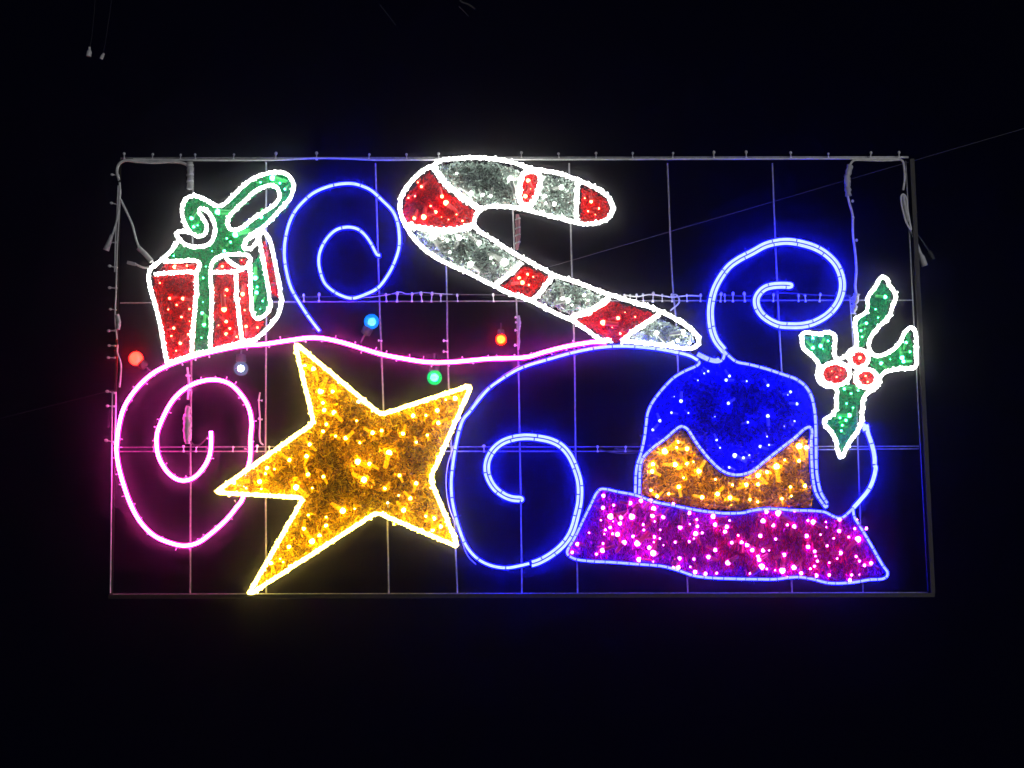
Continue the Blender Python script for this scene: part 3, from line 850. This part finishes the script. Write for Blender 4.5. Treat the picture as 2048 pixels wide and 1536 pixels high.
# rope outlines
dome_l = P('c4', [(1775, 1040)], 'd2', [(705, 205), (680, 232), (590, 272), (480, 335), (400, 412), (332, 492), (272, 582), (242, 660), (230, 750), (215, 870), (195, 965), (175, 1040), (150, 1110), (138, 1200), (135, 1300), (132, 1375)])
seg_rope(smooth(dome_l, 2), M['blue_dim'], hat, 2.6, 9, (14, 28), jr=4.2)
zig = P('d2', [(168, 1372), (172, 1250), (176, 1130), (195, 1060), (215, 1030), (300, 950), (400, 878), (480, 808), (540, 770), (592, 792), (640, 860), (700, 950), (800, 1070), (900, 1160), (980, 1195), (1070, 1200), (1165, 1170), (1280, 1080), (1420, 970), (1550, 870), (1640, 790), (1680, 776), (1700, 800), (1695, 900), (1700, 1100), (1712, 1250), (1738, 1365), (1795, 1455), (1825, 1490), (1838, 1462)])
seg_rope(smooth(zig, 2), M['blue_dim'], hat, 2.6, 10, (9, 18), jr=4.2, gap=1.5)
tip_c = P('w5', [(330, 1282), (250, 1180), (212, 1080), (195, 950), (197, 850), (228, 700), (285, 580), (375, 460), (470, 390), (600, 322), (730, 252), (850, 222), (960, 216), (1100, 240), (1220, 280), (1320, 340), (1410, 430), (1455, 520), (1478, 630), (1462, 740), (1415, 840), (1330, 930), (1210, 1000), (1100, 1030), (980, 1036), (860, 1026), (768, 985), (692, 925), (646, 845), (642, 770), (674, 712), (728, 668), (800, 648), (880, 642), (965, 645)])
tp = smooth(tip_c, 2)
mb = MB(); mb.tube(tp[:-2], .9, 10.5, 6); mb.build('dark_gap_strip', M['seam'], hat)  # same added strip to darken the gap between the runs
a, b = offset(tp, 3.9), offset(tp, -3.9)
end = tp[-1] + (tp[-1] - tp[-2]) / np.linalg.norm(tp[-1] - tp[-2]) * 4.6
dome_r = P('d2', [(900, 82), (960, 142), (1030, 196), (1150, 222), (1300, 262), (1450, 312), (1560, 352), (1640, 412), (1692, 492), (1717, 582), (1732, 700), (1736, 800), (1738, 950), (1742, 1150), (1754, 1250), (1785, 1368), (1842, 1460)])
inner_end = P('d2', [(845, 15), (900, 92), (922, 130), (908, 178), (870, 198), (820, 195)])
if np.linalg.norm(a[0] - np.array(dome_r[0])) < np.linalg.norm(b[0] - np.array(dome_r[0])):
    outer, inner = a, b
else:
    outer, inner = b, a
e1, e2 = end + (outer[-1] - tp[-1]) * .55, end + (inner[-1] - tp[-1]) * .55
loop = np.vstack([outer, e1[None], e2[None], inner[::-1]])
# the run nearer to the dome goes on as its right side, the other one ends in a short hook
seg_rope(resample(loop, 1.5), M['blue'], hat, 3.0, 9, (46, 66), jr=4.8)
seg_rope(smooth(dome_r, 2), M['blue_dim'], hat, 2.6, 9, (14, 30), jr=4.2)
seg_rope(smooth(inner_end[1:], 1.5), M['blue_dim'], hat, 2.7, 9.5, (20, 30), jr=4.0)
seg_rope(smooth(P('d2', [(685, 130), (740, 158), (800, 182), (850, 190), (885, 170)]), 1.5), M['blue_dim'], hat, 4.6, 12, (24, 40), jr=5.2)
brim_top = P('u3', [(80, 930), (66, 900), (150, 740), (240, 552), (300, 432), (350, 330), (392, 285), (450, 285), (560, 310), (700, 335), (790, 362), (900, 405), (1080, 440), (1200, 465), (1400, 500), (1600, 520), (1800, 512)], 'u4', [(150, 508), (300, 480), (450, 478), (600, 490), (800, 495), (920, 510), (980, 540), (1040, 565), (1090, 558), (1160, 500), (1195, 465)])
seg_rope(smooth(brim_top, 2), M['blue_dim'], hat, 2.5, 10, (9, 22), jr=4.2, gap=1.5)
brim_bot = P('u4', [(1190, 480), (1200, 550), (1260, 650), (1320, 750), (1400, 890), (1480, 1030), (1524, 1092), (1518, 1132), (1480, 1155), (1350, 1165), (1200, 1190), (1060, 1200), (940, 1195), (800, 1160), (680, 1140), (560, 1145), (440, 1160), (250, 1160), (0, 1155)], 'u3', [(1450, 1145), (1300, 1125), (1150, 1075), (1000, 1035), (850, 1020), (700, 1010), (500, 995), (300, 985), (150, 965), (85, 935)])
seg_rope(smooth(brim_bot, 2), M['blue_dim'], hat, 2.5, 10, (14, 28), jr=4.2, gap=1.7)
ring = P('u4', [(1195, 465), (1262, 390), (1342, 290), (1390, 180), (1410, 60)], 'h7', [(1248, 1400), (1250, 1330), (1238, 1235), (1205, 1110), (1165, 990), (1150, 905), (1135, 895), (1125, 930), (1140, 985)])
seg_rope(smooth(ring, 2), M['blue'], hat, 4.0, 9, (34, 60), jr=5.6)

# ================================================================== festoon bulbs behind the panel
def bulb(u, v, y, label, r, glass, core, core_rgb, cap_dir, cap_mat='dark', core_off=(0, 0)):
    o = bpy.data.objects.new('festoon_bulb', None)
    p = unproject(u, v, y)
    o.location = p
    o['label'], o['category'], o['group'] = label, 'light bulb', 'coloured bulbs hanging behind the frame'
    col.objects.link(o)
    k = S * (y - CAM.y) / (-CAM.y)
    def put(name, mb, mat, sm=True):
        V = np.vstack(mb.v)
        V = np.stack([V[:, 0] * k, -V[:, 2] * k, -V[:, 1] * k], 1)
        me = bpy.data.meshes.new(name)
        me.from_pydata(V.tolist(), [], mb.f)
        me.materials.append(mat)
        me.polygons.foreach_set('use_smooth', [sm] * len(me.polygons))
        q = bpy.data.objects.new(name, me)
        q.parent = o
        col.objects.link(q)
        return q
    mb = MB(); mb.ball((0, 0, 0), r, 0, 24, 16); put('bulb_glass', mb, glass)
    mb = MB(); mb.ball((core_off[0], core_off[1], r * .1), core, 0, 14, 10); put('glowing_core', mb, core_rgb)
    d = np.array(cap_dir, float); d /= np.linalg.norm(d)
    pts = np.array([d * (r * .9), d * (r * 1.05), d * (r * 1.9), d * (r * 2.0)])
    mb = MB(); mb.tube(pts, np.array([r * .62, r * .72, r * .66, r * .3]), 0, 12); put('socket', mb, M[cap_mat])
    mb = MB(); pc = np.array([d * (r * .93), d * (r * 1.12)]); mb.tube(pc, r * .70, 0, 14); put('collar', mb, M['wire'])
    mb = MB(); mb.tube(np.array([d * r * 1.9, d * r * 3.2]), r * .14, 0, 6); put('lead_wire', mb, M['wire'])
    return o


bulb(272, 717, .10, 'round red bulb glowing behind the left edge of the frame', 13.5, bulb_glass('red_glass', (1, .1, .08), (60.0, .30, .16), .2), 9, emit('red_core', (1, .06, .04), 50), (.8, .7))
bulb(482, 737, .16, 'clear white bulb hanging above the pink spiral', 14.5, bulb_glass('clear_glass', (.8, .88, 1), (.16, .22, .42), .6), 6.5, emit('white_core', (.8, .9, 1), 35), (0, -1))
bulb(743, 643, .16, 'small blue bulb under the blue spiral', 15, bulb_glass('blue_glass', (.1, .4, 1), (.0, .42, 2.2), .3), 7.5, emit('blue_core', (.25, .7, 1), 40), (-.45, .9), core_off=(1, 1))
bulb(1002, 679, .14, 'orange bulb glowing just above the pink wave', 10.5, bulb_glass('orange_glass', (1, .35, .08), (34.0, .22, .01), .3), 8, emit('orange_core', (1, .10, .02), 110), (0, -1))
bulb(869, 755, .16, 'green bulb between the pink wave and the star', 15, bulb_glass('green_glass', (.1, 1, .4), (.0, 1.0, .20), .3), 8.0, emit('green_core', (.35, 1, .6), 36), (0, -1))

# ================================================================== cables, plugs and wires
def cab(name, label, base, cat='cable'):
    return thing(name, label, cat, base)


c = cab('power_cable', 'white cable arching over the upper left corner into a taped joint', (240, 356))
cable('cord', [(240, 362), (236, 345), (240, 330), (252, 323), (275, 325), (310, 327), (345, 325), (368, 328), (380, 334)], 3.0, 'cable', c, 8)
cable('cord', [(238, 358), (236, 338), (244, 326), (262, 321.5), (300, 322), (375, 321)], 1.6, 'cable', c, 9)
mb = MB(); q = np.array([(381.5, 326), (381.5, 331), (382, 347), (382, 349), (382, 360), (382, 362), (382, 372), (381, 380)], float); mb.tube(resample(q, 3), 6.2, 9, 10, bump=.1)
mb.build('taped_joint', M['plug'], c)
for y in (331, 350, 363):
    mb = MB(); mb.tube(np.array([(381.5, y), (382, y + 3.5)]), 7.4, 9, 10); mb.build('tape_band', M['tie'], c)
c = cab('power_cable', 'white cable falling along the left post to a hanging grey plug', (222, 492))
cable('cord', [(241, 366), (242, 380), (240, 410), (236, 440), (230, 462), (224, 478)], 2.2, 'cable', c, 8)
cable('cord', [(238, 372), (236, 420), (233, 470), (231, 545)], 1.4, 'cable', c, 7)
cable('cord', [(243, 380), (240, 430), (236, 500), (234, 580), (232, 640), (236, 680)], 1.6, 'cable', c, 7)
mb = MB(); mb.tube(resample(np.array([(226, 470), (222, 482), (214, 502)], float), 3), np.linspace(3.5, 6.5, 12)[:len(resample(np.array([(226, 470), (222, 482), (214, 502)], float), 3))], 8, 9); mb.build('plug', M['plug'], c)
mb = MB(); mb.tube(resample(np.array([(236, 630), (240, 645), (238, 660)], float), 3), 4.5, 8, 9, bump=.2); mb.build('taped_joint', M['plug'], c)
c = cab('power_cable', 'white cable slanting from the left post to an inline connector at the present', (300, 528))
cable('cord', [(243, 400), (255, 425), (266, 450), (274, 480), (280, 497)], 2.4, 'cable', c, 8)
mb = MB(); q = resample(np.array([(279, 497), (292, 509), (305, 524)], float), 3); mb.tube(q, 5.4, 9, 8); mb.build('connector', M['plug'], c)
cable('cord', [(303, 521), (309, 527), (314, 532)], 2.2, 'cable', c, 8)
c = cab('spare_plug', 'short white lead with square plug poking out left of the present', (263, 527), 'plug')
cable('cord', [(302, 538), (288, 536), (272, 529)], 2.2, 'cable', c, 9)
mb = MB(); mb.tube(resample(np.array([(273, 530), (257, 526)], float), 4), 4.6, 9, 4); mb.build('plug', M['plug'], c, False)
c = cab('power_cable', 'cable bending down from the top rail beside the curled tip to a taped joint', (1700, 420))
cable('cord', [(1800, 321), (1760, 323), (1725, 322), (1705, 323), (1698, 332), (1695, 345)], 2.4, 'cable', c, 9)
mb = MB(); q = resample(np.array([(1698, 332), (1692, 355), (1693, 372), (1695, 394)], float), 3); mb.tube(q, 6.4, 9, 9, bump=.16); mb.build('taped_joint', M['plug'], c)
cable('cord', [(1693, 390), (1697, 408), (1703, 430), (1704, 470), (1708, 500), (1711, 540), (1709, 575), (1712, 595)], 2.6, 'cable', c, 8)
for u, v in ((1703, 404), (1704, 437), (1711, 482)):
    mb = MB(); mb.ball((u, v, 10), 3.2, 0, 7, 5); mb.build('knot', M['tie'], c)
c = cab('power_cable', 'cable drooping over the upper right corner with a looped end', (1812, 462))
cable('cord', [(1796, 320), (1803, 324), (1806, 340), (1807, 360), (1804, 382)], 2.3, 'cable', c, 9)
mb = MB(); q = smooth([(1800, 394), (1804, 390), (1810, 396), (1813, 420), (1817, 445), (1820, 462), (1811, 448), (1804, 425), (1800, 405)], 2, True); mb.tube(q, 2.0, 9, 7, True); mb.build('loop', M['cable'], c)
mb = MB(); mb.tube(resample(np.array([(1804, 392), (1809, 420), (1815, 445)], float), 3), 3.4, 8, 8); mb.build('connector', M['plug'], c)
c = cab('hanging_plug', 'white plug dangling outside the right post below the looped cable', (1848, 534), 'plug')
cable('cord', [(1820, 462), (1826, 476), (1834, 490)], 1.6, 'cable', c, 6)
mb = MB(); q = resample(np.array([(1833, 488), (1838, 506), (1842, 515), (1848, 533)], float), 3); mb.tube(q, np.interp(np.linspace(0, 1, len(q)), [0, .5, .6, 1], [2.2, 4, 6.2, 6.6]), 6, 9); mb.build('plug', M['plug'], c)
c = cab('hanging_plug', 'dark plug on a thin lead beside the white one, outside the right post', (1865, 520), 'plug')
cable('cord', [(1822, 458), (1834, 470), (1848, 490), (1858, 505)], 1.5, 'dark', c, 4)
mb = MB(); q = resample(np.array([(1857, 503), (1861, 509), (1866, 520)], float), 3); mb.tube(q, 4.2, 4, 8); mb.build('plug', M['dark'], c)

# wires around the pink spiral
c = cab('taped_lead', 'taped cable bundle hanging inside the pink spiral', (378, 890))
mb = MB(); q = resample(np.array([(377, 812), (376, 830), (376, 858), (377, 888)], float), 3); mb.tube(q, np.interp(np.linspace(0, 1, len(q)), [0, .2, .3, .8, 1], [4, 5.5, 8.5, 8.5, 5]), 7, 9, bump=.14); mb.build('taped_joint', M['plug'], c)
cable('cord', [(380, 880), (390, 892), (400, 890), (410, 880), (416, 872)], 1.7, 'wire', c, 3)
c = cab('taped_lead', 'striped connector on the upright bar inside the hook of the candy cane', (1035, 495))
mb = MB(); q = resample(np.array([(1035, 430), (1036, 455), (1036, 480), (1034, 500)], float), 3); mb.tube(q, np.interp(np.linspace(0, 1, len(q)), [0, .15, .7, 1], [3, 5, 5, 2.5]), 7, 9, bump=.08)
mb.build('connector', surf('reddish_plug', (.5, .2, .24), .5), c)
for y in (438, 456, 470, 485):
    mb = MB(); mb.tube(np.array([(1035, y), (1036, y + 2.5)]), 6, 7, 9); mb.build('band', M['plug'], c)
c = cab('taped_lead', 'taped wire joint on the upright bar beside the orange bulb', (1037, 705))
mb = MB(); q = resample(np.array([(1037, 632), (1038, 650), (1037, 675), (1037, 700)], float), 3); mb.tube(q, np.interp(np.linspace(0, 1, len(q)), [0, .2, .5, .8, 1], [3, 4, 2, 3.6, 1.5]), 6, 8, bump=.2); mb.build('taped_joint', M['plug'], c)
c = cab('taped_lead', 'ragged taped joint left of the top holly leaf', (1710, 630))
mb = MB(); q = resample(np.array([(1712, 588), (1709, 605), (1706, 628)], float), 3); mb.tube(q, 5.5, 5, 8, bump=.35); mb.build('taped_joint', M['plug'], c)

# guy wire running behind the panel
def wire3(name, label, a, b, r, mat, sag=0.0, cat='wire'):
    n = 24
    pts = [a.lerp(b, i / n) + Vector((0, 0, -sag * 4 * (i / n) * (1 - i / n))) for i in range(n + 1)]
    cu = []
    for p in pts:
        for k in range(5):
            t = 2 * math.pi * k / 5
            cu.append((p.x + 0, p.y + math.cos(t) * r, p.z + math.sin(t) * r))
    F = [(i * 5 + k, (i + 1) * 5 + k, (i + 1) * 5 + (k + 1) % 5, i * 5 + (k + 1) % 5) for i in range(n) for k in range(5)]
    o0 = pts[0]
    me = bpy.data.meshes.new(name)
    me.from_pydata([(x - o0.x, y - o0.y, z - o0.z) for x, y, z in cu], [], F)
    me.materials.append(M[mat])
    o = bpy.data.objects.new(name, me)
    o.location = o0
    o['label'], o['category'] = label, cat
    col.objects.link(o)
    return o


wire3('guy_wire', 'thin grey guy wire slanting across the upper right, behind the frame', unproject(2120, 236, .12), unproject(1060, 545, .9), .0022, 'wire')
wire3('guy_wire', 'faint thin guy wire slanting down to the left of the frame', unproject(235, 778, .15), unproject(-60, 852, .5), .0014, 'wire')

# loose plugs and lead ends hanging from above
for (u, v, du, label, s) in ((178, 103, 0, 'larger of two white plugs hanging in the dark upper left', 1.0), (205, 112, -2, 'smaller tilted one of two white plugs hanging in the dark upper left', .62)):
    c = thing('hanging_plug', label, 'plug', (u, v + 10))
    cable('cord', [(u + 14 - du * 4, -30), (u + 10 - du * 2, 30), (u + 3, v - 14), (u + 1, v - 8)], .5, 'dark', c, 0)
    q = resample(np.array([(u + 1 - du, v - 9 * s), (u + 1, v - 2), (u - 1 + du, v + 10 * s)], float), 2)
    mb = MB(); mb.tube(q, np.interp(np.linspace(0, 1, len(q)), [0, .3, .45, 1], [2.4, 2.6, 4.4 * s + .8, 4.8 * s + .6]), 0, 8); mb.build('plug', M['cable'], c)
c = thing('loose_lead', 'faint grey lead end at the top edge, right of centre', 'cable', (937, 33))
cable('cord', [(915, -12), (922, 3), (937, 9), (950, 18)], 2.0, 'wire', c, 0)
cable('cord', [(918, 13), (928, 23), (937, 33)], 1.0, 'wire', c, 0)
c = thing('loose_lead', 'very faint lead end left of the other one at the top edge', 'cable', (791, 50))
cable('cord', [(760, 10), (778, 33), (791, 50)], 1.0, 'dark', c, 0)

# ================================================================== haze added to give the lights their glow
me = bpy.data.meshes.new('haze')
x0, x1, y0, y1, z0, z1 = -6.5, 6.5, -9.2, 4.0, CAM.z - 4.5, CAM.z + 4.5
V = [(x, y, z) for x in (x0, x1) for y in (y0, y1) for z in (z0, z1)]
me.from_pydata(V, [], [(0, 1, 3, 2), (4, 6, 7, 5), (0, 4, 5, 1), (2, 3, 7, 6), (0, 2, 6, 4), (1, 5, 7, 3)])
hz = bpy.data.objects.new('haze', me)
hz['kind'] = 'stuff'
hz['label'] = 'thin haze added to give the rope lights a halo'
hz['category'] = 'haze'
col.objects.link(hz)
m, nt, out = nodes('glow_haze')
pv = nt.nodes.new('ShaderNodeVolumePrincipled')
pv.inputs['Color'].default_value = (.95, .95, .95, 1)
pv.inputs['Density'].default_value = HAZE_DENSITY
pv.inputs['Anisotropy'].default_value = HAZE_G
nt.links.new(pv.outputs[0], out.inputs['Volume'])
me.materials.append(m)

for o in list(bpy.data.objects):
    if '_o' in o:
        del o['_o']
